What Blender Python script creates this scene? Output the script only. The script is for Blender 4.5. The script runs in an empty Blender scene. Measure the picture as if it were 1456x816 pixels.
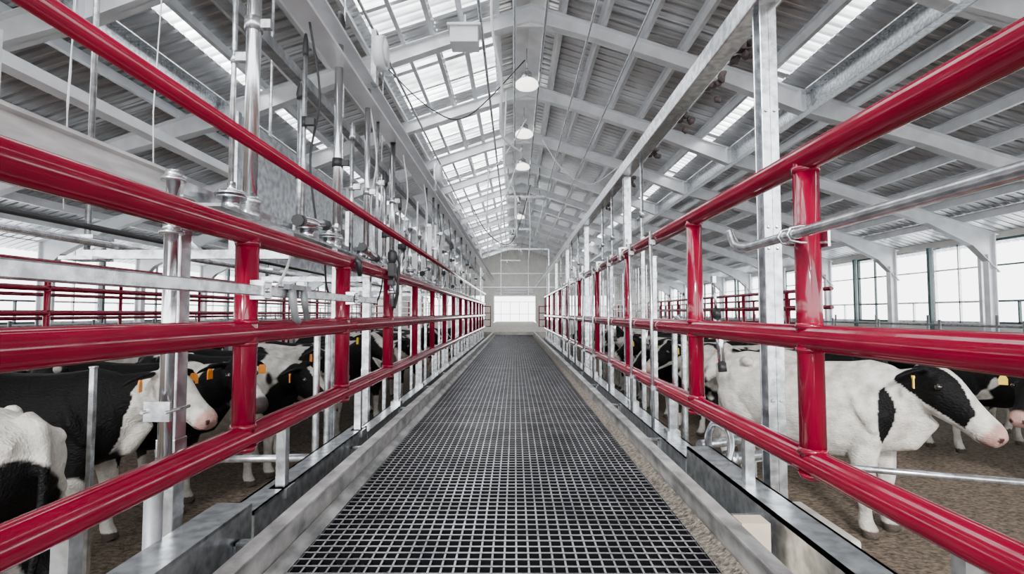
import bpy, math, random
from mathutils import Vector, Matrix, noise
random.seed(7)
C=1.85   # camera height
scn=bpy.context.scene
COL=scn.collection

# ---------------------------------------------------------------- materials
def mat(name,base,rough=.5,metal=0,var=.12,scale=8,bump=0,bscale=40,coat=0,col2=None,stretch=None,thr=(.35,.65),side_shade=None):
    m=bpy.data.materials.new(name); m.use_nodes=True
    nt=m.node_tree; b=nt.nodes['Principled BSDF']
    tc=nt.nodes.new('ShaderNodeTexCoord'); src=tc.outputs['Object']
    if stretch:
        mp=nt.nodes.new('ShaderNodeMapping'); mp.inputs['Scale'].default_value=stretch
        nt.links.new(src,mp.inputs['Vector']); src=mp.outputs[0]
    n=nt.nodes.new('ShaderNodeTexNoise'); n.inputs['Scale'].default_value=scale; n.inputs['Detail'].default_value=7
    nt.links.new(src,n.inputs['Vector'])
    r=nt.nodes.new('ShaderNodeValToRGB'); r.color_ramp.elements[0].position=thr[0]; r.color_ramp.elements[1].position=thr[1]
    c1=[max(0,c*(1-var)) for c in base]; c2=col2 if col2 else [min(1,c*(1+var)) for c in base]
    r.color_ramp.elements[0].color=(*c1,1); r.color_ramp.elements[1].color=(*c2,1)
    nt.links.new(n.outputs['Fac'],r.inputs['Fac']); out=r.outputs[0]
    if side_shade:  # faces not turned upward take this colour as painted shade
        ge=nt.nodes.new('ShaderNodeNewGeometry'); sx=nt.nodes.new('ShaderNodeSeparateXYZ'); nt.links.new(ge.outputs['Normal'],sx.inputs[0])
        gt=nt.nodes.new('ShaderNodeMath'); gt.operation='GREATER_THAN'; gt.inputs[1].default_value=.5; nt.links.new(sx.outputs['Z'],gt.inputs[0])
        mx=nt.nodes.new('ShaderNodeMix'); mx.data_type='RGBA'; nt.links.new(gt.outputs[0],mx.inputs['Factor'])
        mx.inputs['A'].default_value=(*side_shade,1); nt.links.new(out,mx.inputs['B']); out=mx.outputs['Result']
    nt.links.new(out,b.inputs['Base Color'])
    b.inputs['Roughness'].default_value=rough; b.inputs['Metallic'].default_value=metal
    if coat: b.inputs['Coat Weight'].default_value=coat; b.inputs['Coat Roughness'].default_value=.06
    if bump:
        n2=nt.nodes.new('ShaderNodeTexNoise'); n2.inputs['Scale'].default_value=bscale; n2.inputs['Detail'].default_value=4
        nt.links.new(src,n2.inputs['Vector'])
        bp=nt.nodes.new('ShaderNodeBump'); bp.inputs['Strength'].default_value=bump; bp.inputs['Distance'].default_value=.02
        nt.links.new(n2.outputs['Fac'],bp.inputs['Height']); nt.links.new(bp.outputs[0],b.inputs['Normal'])
    return m
RED=mat('red_paint',(.175,.0002,.017),.11,0,.12,5,.012,18,.2)
GALV=mat('galvanized_steel',(.56,.58,.60),.27,.9,.32,22,.02,60)
GALVD=mat('galvanized_dull',(.30,.31,.32),.5,.5,.35,9,.1,30)
STAIN=mat('stainless',(.68,.69,.71),.18,.97,.12,12)
WHITE=mat('white_steel',(.74,.75,.77),.34,.3,.1,3)
DIRTYW=mat('dirty_white',(.55,.555,.55),.5,0,.25,5,.1,20,stretch=(1,1,5))
ROOF=mat('roof_metal',(.64,.645,.66),.28,.62,.16,1.2,.05,6,stretch=(1,.4,1))
WALLM=mat('wall_metal',(.72,.70,.65),.5,.1,.08,2)
GRATE=mat('grate_steel',(.42,.42,.44),.3,.65,.4,6,.1,60,side_shade=(.012,.012,.014))  # bar sides near black: shade inside the openings put into the colour
KERB=mat('kerb_steel',(.40,.39,.375),.42,.45,.5,11,.3,30,stretch=(1,.6,1))
CONC=mat('concrete',(.52,.48,.43),.85,0,.25,5,.4,30)
DIRT=mat('sand_dirt',(.02,.013,.008),.95,0,.3,24,1,60,col2=(.205,.148,.098),thr=(.3,.70),stretch=(1,1.6,1))
YARD=mat('pale_bounce_ground',(.8,.8,.79),.95,0,.1,3)  # very pale so the ground outside reflects light indoors
GRAVEL=mat('spilled_sand',(.11,.09,.07),.95,0,.4,60,1,90,col2=(.29,.25,.20))
BLACK=mat('black_rubber',(.015,.015,.017),.45,0,.2,10)
HOLE_SHADE=mat('grate_hole_shade',(.005,.005,.005),.8,0,.3,5)  # near-black colour standing in for shade under the grating
DARK=mat('dark_grime',(.05,.035,.035),.8,0,.4,20,.5,30)
PLAST=mat('white_plastic',(.72,.73,.74),.35,0,.04,5)
TEAL=mat('dark_green_frame',(.06,.10,.10),.5,0,.2,4)
TAG=mat('ear_tag_orange',(.85,.27,.02),.4,0,.1,20)
TAGY=mat('ear_tag_yellow',(.9,.6,.03),.4,0,.1,20)
EYE=mat('eye_black',(.01,.008,.006),.08,0,.1,20,coat=1)
WOOD=mat('wood',(.6,.5,.38),.8)
def emis(name,col,st,ns=2.0,lo=.75,rib=False):
    m=bpy.data.materials.new(name); m.use_nodes=True; nt=m.node_tree; b=nt.nodes['Principled BSDF']
    b.inputs['Base Color'].default_value=(.8,.8,.8,1)
    tc=nt.nodes.new('ShaderNodeTexCoord'); n=nt.nodes.new('ShaderNodeTexNoise'); n.inputs['Scale'].default_value=ns
    nt.links.new(tc.outputs['Object'],n.inputs['Vector'])
    mr=nt.nodes.new('ShaderNodeMapRange'); mr.inputs['From Min'].default_value=.3; mr.inputs['From Max'].default_value=.7; mr.inputs['To Min'].default_value=st*lo; mr.inputs['To Max'].default_value=st*1.2
    nt.links.new(n.outputs['Fac'],mr.inputs['Value']); out=mr.outputs[0]
    if rib:
        wv=nt.nodes.new('ShaderNodeTexWave'); wv.bands_direction='Y'; wv.inputs['Scale'].default_value=1.257; nt.links.new(tc.outputs['Object'],wv.inputs['Vector'])
        m2=nt.nodes.new('ShaderNodeMapRange'); m2.inputs['From Min'].default_value=0; m2.inputs['From Max'].default_value=.5; m2.inputs['To Min'].default_value=.35; m2.inputs['To Max'].default_value=1
        nt.links.new(wv.outputs['Fac'],m2.inputs['Value'])
        mu=nt.nodes.new('ShaderNodeMath'); mu.operation='MULTIPLY'; nt.links.new(out,mu.inputs[0]); nt.links.new(m2.outputs[0],mu.inputs[1])
        oi=nt.nodes.new('ShaderNodeObjectInfo'); m3=nt.nodes.new('ShaderNodeMapRange'); m3.inputs['To Min'].default_value=.25; m3.inputs['To Max'].default_value=1.2
        nt.links.new(oi.outputs['Random'],m3.inputs['Value'])
        mv=nt.nodes.new('ShaderNodeMath'); mv.operation='MULTIPLY'; nt.links.new(mu.outputs[0],mv.inputs[0]); nt.links.new(m3.outputs[0],mv.inputs[1]); out=mv.outputs[0]
    b.inputs['Emission Color'].default_value=(*col,1); nt.links.new(out,b.inputs['Emission Strength'])
    return m
SKYL=emis('translucent_skylight',(.93,.97,1),9,1.6,.3,True)
LAMP=emis('lamp_glass',(1,.96,.9),3.5)

cowm=bpy.data.materials.new('cow_hide'); cowm.use_nodes=True
nt=cowm.node_tree; b=nt.nodes['Principled BSDF']
at=nt.nodes.new('ShaderNodeAttribute'); at.attribute_name='Col'
tc=nt.nodes.new('ShaderNodeTexCoord'); n=nt.nodes.new('ShaderNodeTexNoise'); n.inputs['Scale'].default_value=11; n.inputs['Detail'].default_value=9
nt.links.new(tc.outputs['Object'],n.inputs['Vector'])
mr=nt.nodes.new('ShaderNodeMapRange'); mr.inputs['From Min'].default_value=.3; mr.inputs['From Max'].default_value=.7; mr.inputs['To Min'].default_value=.55; mr.inputs['To Max'].default_value=1.12
nt.links.new(n.outputs['Fac'],mr.inputs['Value'])
vm=nt.nodes.new('ShaderNodeVectorMath'); vm.operation='SCALE'
nt.links.new(at.outputs['Color'],vm.inputs[0]); nt.links.new(mr.outputs[0],vm.inputs['Scale'])
nt.links.new(vm.outputs[0],b.inputs['Base Color']); b.inputs['Roughness'].default_value=.55
b.inputs['Specular IOR Level'].default_value=.12
mp=nt.nodes.new('ShaderNodeMapping'); mp.inputs['Scale'].default_value=(30,90,60); nt.links.new(tc.outputs['Object'],mp.inputs['Vector'])
n2=nt.nodes.new('ShaderNodeTexNoise'); n2.inputs['Scale'].default_value=1.2; n2.inputs['Detail'].default_value=6; nt.links.new(mp.outputs[0],n2.inputs['Vector'])
bp=nt.nodes.new('ShaderNodeBump'); bp.inputs['Strength'].default_value=.8; bp.inputs['Distance'].default_value=.014
nt.links.new(n2.outputs['Fac'],bp.inputs['Height']); nt.links.new(bp.outputs[0],b.inputs['Normal'])

# ---------------------------------------------------------------- mesh builder
class MB:
    def __init__(s): s.v=[]; s.f=[]; s.sm=[]
    def box(s,c,d,rot=None):
        i=len(s.v); c=Vector(c)
        for x in(-.5,.5):
            for y in(-.5,.5):
                for z in(-.5,.5):
                    p=Vector((x*d[0],y*d[1],z*d[2]))
                    if rot: p=rot@p
                    s.v.append(p+c)
        for q in((0,1,3,2),(4,6,7,5),(0,4,5,1),(2,3,7,6),(0,2,6,4),(1,5,7,3)):
            s.f.append([i+k for k in q]); s.sm.append(False)
        return s
    def bb(s,x0,x1,y0,y1,z0,z1): return s.box(((x0+x1)/2,(y0+y1)/2,(z0+z1)/2),(abs(x1-x0),abs(y1-y0),abs(z1-z0)))
    def rings(s,pts,rad,n=16,side=None,smooth=True,caps=True,pw=1.0):
        pts=[Vector(p) for p in pts]; base=len(s.v); N=len(pts)
        prev=None
        for k,p in enumerate(pts):
            t=(pts[min(k+1,N-1)]-pts[max(k-1,0)]).normalized()
            if side is not None: u=Vector(side)
            elif prev is not None: u=prev
            else:
                u=Vector((1,0,0)) if abs(t.x)<.8 else Vector((0,1,0))
            u=(u-t*u.dot(t)).normalized(); w=t.cross(u); prev=u
            r=rad[k] if isinstance(rad,(list,tuple)) else rad
            ru,rw=(r if isinstance(r,(list,tuple)) else (r,r))
            for j in range(n):
                a=2*math.pi*j/n; ca,sa=math.cos(a),math.sin(a)
                if pw!=1.0:
                    ca=math.copysign(abs(ca)**pw,ca); sa=math.copysign(abs(sa)**pw,sa)
                s.v.append(p+u*(ru*ca)+w*(rw*sa))
        for k in range(N-1):
            for j in range(n):
                a=base+k*n+j; b_=base+k*n+(j+1)%n
                s.f.append([a,b_,b_+n,a+n]); s.sm.append(smooth)
        if caps:
            s.f.append([base+j for j in range(n)][::-1]); s.sm.append(False)
            s.f.append([base+(N-1)*n+j for j in range(n)]); s.sm.append(False)
        return s
    def cyl(s,p0,p1,r,r1=None,n=16): return s.rings([p0,p1],[r,r if r1 is None else r1],n)
    def prism(s,poly,axis,a0,a1):
        i=len(s.v); n=len(poly)
        for a in(a0,a1):
            for p in poly:
                s.v.append(Vector((p[0],a,p[1])) if axis=='y' else Vector((p[0],p[1],a)) if axis=='z' else Vector((a,p[0],p[1])))
        for j in range(n):
            k=(j+1)%n; s.f.append([i+j,i+k,i+n+k,i+n+j]); s.sm.append(False)
        s.f.append([i+j for j in range(n)][::-1]); s.sm.append(False)
        s.f.append([i+n+j for j in range(n)]); s.sm.append(False)
        return s
    def build(s,name,m,parent=None,label=None,cat=None,group=None,kind=None,bevel=0,zrel=True):
        vs=[Vector(v)+Vector((0,0,C if zrel else 0)) for v in s.v]
        lo=Vector([min(v[i] for v in vs) for i in range(3)]); hi=Vector([max(v[i] for v in vs) for i in range(3)])
        o=(lo+hi)/2
        if parent is None: o.z=lo.z
        me=bpy.data.meshes.new(name); me.from_pydata([v-o for v in vs],[],s.f)
        me.polygons.foreach_set('use_smooth',s.sm); me.update()
        bmfix(me)
        me.materials.append(m)
        ob=bpy.data.objects.new(name,me); COL.objects.link(ob)
        if parent is not None:
            ob.parent=parent; ob.location=o-parent.location
        else: ob.location=o
        if label: ob['label']=label
        if cat: ob['category']=cat
        if group: ob['group']=group
        if kind: ob['kind']=kind
        if bevel:
            bv=ob.modifiers.new('bevel','BEVEL'); bv.width=bevel; bv.segments=2; bv.limit_method='ANGLE'
        return ob
import bmesh
def bmfix(me):
    bm=bmesh.new(); bm.from_mesh(me); bmesh.ops.recalc_face_normals(bm,faces=bm.faces); bm.to_mesh(me); bm.free()
def root(name,loc,label,cat,group=None,zrel=True):
    e=bpy.data.objects.new(name,None); e.location=Vector(loc)+Vector((0,0,C if zrel else 0)); e.empty_display_size=.2
    COL.objects.link(e); e['label']=label; e['category']=cat
    if group: e['group']=group
    return e
def dup(ob,delta,rotz=0,label=None):
    r=ob.copy(); r.location=ob.location+Vector(delta); r.rotation_euler.z+=rotz; COL.objects.link(r)
    if label: r['label']=label
    for ch in ob.children:
        c=ch.copy(); c.parent=r; c.matrix_parent_inverse=ch.matrix_parent_inverse.copy(); COL.objects.link(c)
    return r

# ---------------------------------------------------------------- setting
XR=.3
def RZ(x): return 6-.33*abs(x-XR)
Y0,Y1=-5,46
MB().bb(-12.9,12.9,-14,47,-C-.1,-C).build('floor',DIRT,kind='structure')
MB().bb(-60,60,-50,120,-C-.35,-C-.15).build('bounce_yard',YARD,kind='structure')  # pale ground outside, added to bounce light up onto the ceiling
def corr(mb,x0,x1,y0,y1,P=.25,off=0):
    prof=[]; y=y0
    while y<y1-1e-6:
        for dy,dz in((0,0),(.06,0),(.075,.018),(.09,0),(.145,0),(.155,.06),(.205,.06),(.215,0)):
            if y+dy<y1: prof.append((y+dy,dz+off))
        y+=P
    prof.append((y1,off))
    i=len(mb.v)
    for (yy,dz) in prof:
        mb.v.append(Vector((x0,yy,RZ(x0)+dz))); mb.v.append(Vector((x1,yy,RZ(x1)+dz)))
    for k in range(len(prof)-1):
        a=i+2*k; mb.f.append([a,a+1,a+3,a+2]); mb.sm.append(False)
frames=[-3.9+3.4*k for k in range(15)]
SR=(4.75,5.1); SLL=(-4.8,-5.05)
cm=MB()
corr(cm,XR,SR[0],Y0,Y1); corr(cm,SR[1],12.9,Y0,Y1)
corr(cm,XR,-.45,Y0,Y1); corr(cm,-2.6,SLL[0],Y0,Y1); corr(cm,SLL[1],-12.9,Y0,Y1)
corr(cm,-1.5,-1.62,Y0,Y1)
sk=[]
for k in range(14):
    a=frames[k]
    sk.append((a+.3,a+1.25)); sk.append((a+1.4,a+2.3)); sk.append((a+2.4,a+3.1))
prev=Y0
for u,v in sk:
    if u-prev>.02: corr(cm,-.45,-1.5,prev,u); corr(cm,-1.62,-2.6,prev,u)
    prev=v
corr(cm,-.45,-2.6,prev,Y1)
cm.build('ceiling',ROOF,kind='structure')
wn=1
def skyl(x0,x1,u,v):
    global wn
    mb=MB(); corr(mb,x0,x1,u,v,off=.01)
    mb.build('window_%d'%wn,SKYL,kind='structure'); wn+=1
for u,v in sk: skyl(-.45,-1.5,u,v); skyl(-1.62,-2.6,u,v)
for k in range(14):
    skyl(*SR,frames[k]+.1,frames[k]+3.3); skyl(*SLL,frames[k]+.1,frames[k]+3.3)
for s,(x0,x1) in((1,SR),(-1,SLL)):
    mb=MB()
    for k in range(15):
        corr(mb,x0,x1,frames[k]-.1,min(frames[k]+.1,Y1))
    mb.build('trim_%d'%(1 if s>0 else 2),ROOF,kind='structure')
MB().prism([(XR-.35,RZ(XR-.35)-.02),(XR,5.97),(XR+.35,RZ(XR+.35)-.02),(XR+.35,RZ(XR+.35)-.035),(XR,5.95),(XR-.35,RZ(XR-.35)-.035)],'y',Y0,Y1).build('trim_3',WHITE,kind='structure')
bw=MB()
def wallpanel(mb,x0,x1,z0,z1,slope=False):
    x=x0
    while x<x1-1e-6:
        xe=min(x+.3,x1)
        zt0=RZ(x) if slope else z1; zt1=RZ(xe) if slope else z1
        xm=min(x+.2,xe)
        ztm=RZ(xm) if slope else z1
        mb.prism([(x,z0),(xm,z0),(xm,ztm),(x,zt0)],'y',Y1,Y1+.06)
        if xe>xm: mb.prism([(xm,z0),(xe,z0),(xe,zt1),(xm,ztm)],'y',Y1+.03,Y1+.06)
        x=xe
ZH=1.5; DW=1.85
wallpanel(bw,-12.6,-8.0,-C,0,True); wallpanel(bw,8.0,12.6,-C,0,True)
wallpanel(bw,-8,8,ZH,0,True)
wallpanel(bw,-2.6,-DW,-C,ZH); wallpanel(bw,DW,2.6,-C,ZH)
wallpanel(bw,-8,-2.6,-C,-.6); wallpanel(bw,2.6,8,-C,-.6)
bw.build('wall_back',WALLM,kind='structure')
mb=MB().bb(-DW,-DW+.08,Y1-.12,Y1+.02,-.75,ZH).bb(DW-.08,DW,Y1-.12,Y1+.02,-.75,ZH).bb(-DW,DW,Y1-.12,Y1+.02,ZH-.06,ZH+.04).bb(-DW,DW,Y1-.04,Y1,.95,1.0).bb(-DW,DW,Y1-.04,Y1,-.1,-.06)
for x in(-1.2,-.4,.4,1.2): mb.bb(x-.02,x+.02,Y1-.04,Y1,-.7,.95)
mb.build('door_1',GALV,kind='structure')
for a,b_ in((-8,-2.6),(2.6,8)):
    mb=MB()
    for i in range(7):
        x=a+(b_-a)*i/6; mb.bb(x-.04,x+.04,Y1-.08,Y1+.02,-.6,ZH)
    mb.bb(a,b_,Y1-.08,Y1+.02,.6,.66)
    mb.build('window_%d'%wn,GALVD,kind='structure'); wn+=1
mb=MB().bb(-9,9,Y1-.08,Y1-.0,2.2,2.3).bb(-6,6,Y1-.08,Y1-.0,3.4,3.5)
for x in(-6,-4.4,-2.8,-1.2,1.2,2.8,4.4,6): mb.bb(x-.04,x+.04,Y1-.1,Y1,1.6,RZ(x)-.3)
for z in(1.75,1.9,2.05): mb.bb(-1.6,1.6,Y1-.1,Y1,z,z+.04)
mb.build('trim_4',GALV,kind='structure')
ZW=1.9
for s,nm in((1,'right'),(-1,'left')):
    mb=MB(); X=12.3*s
    mb.bb(X-.06,X+.06,Y0,Y1,-C,-.28); mb.bb(X-.05,X+.05,Y0,Y1,ZW,RZ(X)+.02)
    mb.build('wall_'+nm,WALLM,kind='structure')
    y=Y0+.1
    k=0
    while y<Y1-1.6:
        mb=MB()
        mb.bb(X-.04,X+.04,y,y+.03,-.28,ZW).bb(X-.04,X+.04,y+1.64,y+1.7,-.28,ZW)
        mb.bb(X-.03,X+.03,y,y+1.7,ZW-.06,ZW).bb(X-.03,X+.03,y,y+1.7,-.28,-.22).bb(X-.025,X+.025,y,y+1.7,1.2,1.24).bb(X-.03,X+.03,y,y+1.7,.28,.33)
        mb.bb(X-.03,X+.03,y+.8,y+.84,-.28,ZW if k%2 else .3)
        mb.build('window_%d'%wn,TEAL if k%3==1 else GALV,kind='structure'); wn+=1
        MB().bb(X-s*.16-.04,X-s*.16+.04,y+1.61,y+1.71,-C,ZW).build('trim_%d'%(10+wn),TEAL if k%2 else WHITE,kind='structure')
        y+=1.7; k+=1

# ---------------------------------------------------------------- roof frames
def rafter(mb,ps,y):
    for a,b_ in zip(ps[:-1],ps[1:]):
        mb.prism([(a[0],a[1]-a[2]),(b_[0],b_[1]-b_[2]),(b_[0],b_[1]),(a[0],a[1])],'y',y-.01,y+.01)
        mb.prism([(a[0],a[1]-.02),(b_[0],b_[1]-.02),(b_[0],b_[1]),(a[0],a[1])],'y',y-.1,y+.1)
        mb.prism([(a[0],a[1]-a[2]),(b_[0],b_[1]-b_[2]),(b_[0],b_[1]-b_[2]+.02),(a[0],a[1]-a[2]+.02)],'y',y-.1,y+.1)
y=frames[1]
fr=root('roof_frame',(XR,y,-C),'white painted steel portal frame with tapered rafters spanning the barn','roof frame','barn roof frames')
def rz(x): return RZ(x)-.2
for s in(1,-1):
    L=[XR,XR+s*1.2,XR+s*3.2,s*5.3,s*7.5,s*10.2,s*11.3,s*11.95]
    D=[.34,.28,.3,.42,.3,.3,.5,.95]
    mb=MB(); rafter(mb,[(x,rz(x),d) for x,d in zip(L,D)],y)
    for x in(s*5.3,): mb.bb(x-.01,x+.01,y-.1,y+.1,rz(x)-.42,rz(x))
    mb.build('rafter',WHITE,parent=fr)
    mb=MB(); mb.bb(s*11.68,s*11.70,y-.08,y+.08,-C,rz(s*11.65)-.6).bb(s*11.88,s*11.86,y-.08,y+.08,-C,rz(s*11.95)).bb(s*11.69,s*11.87,y-.01,y+.01,-C,rz(s*11.8)-.6)
    mb.build('column',WHITE,parent=fr)
MB().prism([(XR-.3,RZ(XR-.3)-.52),(XR+.3,RZ(XR+.3)-.52),(XR+.3,RZ(XR+.3)-.2),(XR,5.8),(XR-.3,RZ(XR-.3)-.2)],'y',y-.03,y+.03).build('ridge_plate',WHITE,parent=fr)
for k in range(2,15): dup(fr,(0,frames[k]-y,0))
for x in(-.35,.9,1.65,2.4,3.15,3.9,4.65,6.3,7.1,7.9,8.7,9.5,10.3,11.1,-1.0,-1.56,-2.1,-2.75,-3.5,-4.2,-4.7,-6.3,-7.1,-7.9,-8.7,-9.5,-10.3,-11.1):
    z=RZ(x); mb=MB()
    mb.bb(x-.006,x+.006,Y0,Y1,z-.2,z-.01).bb(x,x+.07,Y0,Y1,z-.2,z-.19).bb(x-.07,x,Y0,Y1,z-.035,z-.025)
    mb.build('roof_purlin',WHITE,label='long galvanized steel purlin under the roof sheets',cat='purlin',group='roof purlins')
for x in(5.45,-5.45):
    z=RZ(x)-.2; mb=MB(); t=-1 if x>0 else 1
    mb.bb(x-.01,x+.01,Y0,Y1,z-.42,z).bb(x,x+t*.14,Y0,Y1,z-.42,z-.40).bb(x,x+t*.14,Y0,Y1,z-.02,z)
    mb.build('roof_girder',GALV,label='deep galvanized channel girder running along the barn roof',cat='girder',group='roof girders')
for x,z,r in((-.6,5.15,.03),(.0,5.0,.022),(-2.3,4.6,.025),(1.3,4.9,.02),(2.1,4.7,.02),(.55,5.25,.025)):
    MB().cyl((x,6,z),(x,45,z),r,n=10).build('conduit_pipe',GALV,label='thin galvanized conduit strapped below the rafters',cat='pipe',group='roof conduits')

def cable(pts,r,m,label,name='hanging_cable',cat='cable',group=None):
    P=[Vector(p) for p in pts]; out=[]
    for i in range(len(P)-1):
        p0=P[max(i-1,0)];p1=P[i];p2=P[i+1];p3=P[min(i+2,len(P)-1)]
        for k in range(8):
            t=k/8; out.append(.5*((2*p1)+(p2-p0)*t+(2*p0-5*p1+4*p2-p3)*t*t+(3*p1-p0-3*p2+p3)*t**3))
    out.append(P[-1])
    return MB().rings(out,r,8).build(name,m,label=label,cat=cat,group=group)
cable([(-.3,7.2,5.6),(-.33,7.4,4.2),(-.2,7.8,3.5),(-.22,8.3,2.9),(.05,8.8,2.75),(.12,9.2,2.9)],.02,PLAST,'loose white hose hanging from the roof')
cable([(-.2,12.8,5.5),(-.25,13,3.6),(0,13.2,3.0),(.05,13.3,1.9)],.02,PLAST,'white cable hanging from the ridge')
cable([(-2.4,9.7,4.6),(-1.6,9.9,3.9),(-.9,10,3.8),(.2,10,4.9)],.012,BLACK,'black electrical cable sagging between rafters')
cable([(-3,13.1,4.1),(-2,13.1,3.4),(-.6,13.1,3.6),(.3,13.1,4.9)],.014,PLAST,'white electrical cable sagging between rafters')
cable([(-2.6,16.5,4.2),(-1.6,16.4,3.1),(-.5,16.3,3.3),(.1,16.4,4.8)],.018,PLAST,'white electrical cable sagging between rafters')
cable([(-1.8,20,4.4),(-1.0,19.8,3.0),(-.1,19.8,2.7),(.6,20,4.9)],.018,BLACK,'black electrical cable sagging between rafters')
cable([(-.6,24.3,5.2),(-.65,24.3,3.6),(-.5,24.3,2.95)],.03,PLAST,'white cable hanging from the ridge')
cable([(-.9,18,5.0),(-.95,18,3.2),(-.9,18.1,1.8)],.02,PLAST,'white cable hanging from the ridge')
cable([(.8,15,5.0),(1.4,15,4.1),(2.2,15,3.7),(3.2,15,4.4)],.014,PLAST,'white electrical cable sagging between rafters')
cable([(.6,22,5.2),(.65,22,3.4),(.55,22,2.0)],.022,PLAST,'white cable hanging from the ridge')
for (x,y,z) in((.35,19.8,4.4),(.1,25,4.0),(-.6,28.5,3.7),(.6,32,3.9),(-.3,36,3.6)):
    MB().bb(x-.7,x+.7,y-.03,y+.03,z-.04,z+.04).cyl((x-.6,y,z),(x-.6,y,z+1.1),.018,n=6).cyl((x+.6,y,z),(x+.6,y,z+1.1),.018,n=6).cyl((x-.2,y,z-.3),(x-.2,y,z),.07,n=10).build('hanging_bracket',GALV,label='trapeze bracket hanging from the ridge steel',cat='bracket')

def lamp(x,y,z,r,ztop):
    L=root('pendant_lamp',(x,y,z),'dome shaped high bay lamp with glowing glass hung from the ridge','lamp','high bay lamps')
    MB().rings([(x,y,z-.05),(x,y,z-.04),(x,y,z),(x,y,z+.06),(x,y,z+.11),(x,y,z+.14)],[r*.6,r*.88,r,r*.95,r*.75,r*.4],28).build('lamp_shade',LAMP,parent=L)
    MB().rings([(x,y,z+.13),(x,y,z+.17),(x,y,z+.28),(x,y,z+.33)],[r*.42,r*.46,r*.42,r*.2],20).build('ballast_housing',GALV,parent=L)
    MB().cyl((x,y,z+.31),(x,y,ztop),.012,n=8).rings([(x,y,z+.33),(x,y,z+.4)],[.026,.018],10).build('stem',GALV,parent=L)
lamp(.27,11.5,5.05,.26,5.9); lamp(.27,14.9,5.1,.26,5.9); lamp(.27,18.3,5.1,.26,5.9); lamp(.27,28,5.1,.26,5.9)
MB().bb(-1.15,-.65,9.1,9.5,4.80,5.10).bb(-1.2,-.6,9.05,9.55,5.08,5.13).cyl((-.9,9.3,5.1),(-.9,9.3,5.4),.02).build('junction_box',PLAST,label='white metal control box fixed to the roof frame',cat='electrical box',bevel=.01)

# ---------------------------------------------------------------- walkway
gp=MB(); L=3.4; xa,xb=-.615,.555
n=34
for i in range(n+1):
    x=xa+(xb-xa)*i/n; gp.box((x,L/2,-.708),(.0055,L-.006,.016))
m_=82
for j in range(m_+1):
    yy=.004+(L-.008)*j/m_; gp.box(((xa+xb)/2,yy,-.7045),(xb-xa,.008,.012))
gp.bb(xa-.004,xa+.004,0.003,L-.003,-.735,-.7).bb(xb-.004,xb+.004,.003,L-.003,-.735,-.7)
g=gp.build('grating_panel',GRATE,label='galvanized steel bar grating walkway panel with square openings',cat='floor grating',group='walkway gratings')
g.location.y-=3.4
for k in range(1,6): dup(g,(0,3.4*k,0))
def kerb(poly,y0,y1,m,label,name,group=None,cat='kerb'):
    return MB().prism(poly,'y',y0,y1).build(name,m,label=label,cat=cat,group=group,bevel=.003)
KL='worn galvanized steel angle kerb edging the grated walkway'
kerb([(-.690,-1.28),(-.705,-1.28),(-.705,-.605),(-.655,-.605),(-.655,-.617),(-.672,-.625),(-.672,-.745),(-.690,-.745)],-3.4,17,KERB,KL,'walkway_kerb','walkway kerbs')
kerb([(.650,-1.28),(.635,-1.28),(.635,-.745),(.620,-.745),(.620,-.625),(.603,-.617),(.603,-.605),(.650,-.605)],-3.4,17,KERB,KL,'walkway_kerb','walkway kerbs')
kerb([(-.622,-.76),(-.622,-.715),(-.645,-.700),(-.669,-.69),(-.669,-.76)],-3.4,17,KERB,'dusty flat steel ledge between grating and kerb','walkway_ledge','walkway ledges',cat='ledge')
kerb([(.562,-.76),(.562,-.712),(.59,-.700),(.617,-.685),(.617,-.76)],-3.4,17,GRAVEL,'strip of spilled sand and feed along the walkway edge','spilled_sand',cat='sand')
MB().bb(-.6,.54,-3.4,17,-1.10,-1.0).build('under_grate_shade',HOLE_SHADE,label='black sheet standing in for shade beneath the walkway grating',cat='shade sheet')  # added black sheet, makes the grating openings read as shaded
kerb([(-.708,-.84),(-.80,-.85),(-.80,-1.06),(-.812,-1.06),(-.812,-.838),(-.708,-.828)],-3.4,17,KERB,'stained steel step ledge inside the gutter','gutter_step','gutter steps',cat='ledge')
kerb([(.653,-.86),(.74,-.87),(.74,-1.08),(.752,-1.08),(.752,-.858),(.653,-.848)],-3.4,17,KERB,'stained steel step ledge inside the gutter','gutter_step','gutter steps',cat='ledge')
kerb([(-.81,-1.08),(-.965,-1.22),(-.965,-1.24),(-.81,-1.10)],-3.4,17,GALVD,'galvanized gutter plate beside the walkway','gutter_plate','gutter plates',cat='gutter')
kerb([(.75,-1.10),(.925,-1.22),(.925,-1.24),(.75,-1.12)],-3.4,17,GALVD,'galvanized gutter plate beside the walkway','gutter_plate','gutter plates',cat='gutter')
def cbeam(x0,x1,z0,z1,y0,y1,label,nm='side_beam'):
    t=.012; s=1 if x1>x0 else -1
    MB().bb(x0,x0+s*t,y0,y1,z0,z1).bb(x0,x1,y0,y1,z1-t,z1).bb(x0,x1,y0,y1,z0,z0+t).bb(x1-s*t,x1,y0,y1,z1-.05,z1).build(nm,GALV,label=label,cat='beam',group='walkway side beams')
LB='wide galvanized channel beam beside the walkway'
cbeam(-.97,-1.10,-1.28,-.70,-3.4,1.98,LB); cbeam(-.97,-1.08,-1.28,-.74,2.0,3.5,LB); cbeam(-.97,-1.06,-1.28,-.78,3.52,17,LB)
cbeam(.93,1.06,-1.28,-.72,-3.4,2.9,LB); cbeam(.93,1.05,-1.28,-.78,2.92,17,LB)
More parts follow.
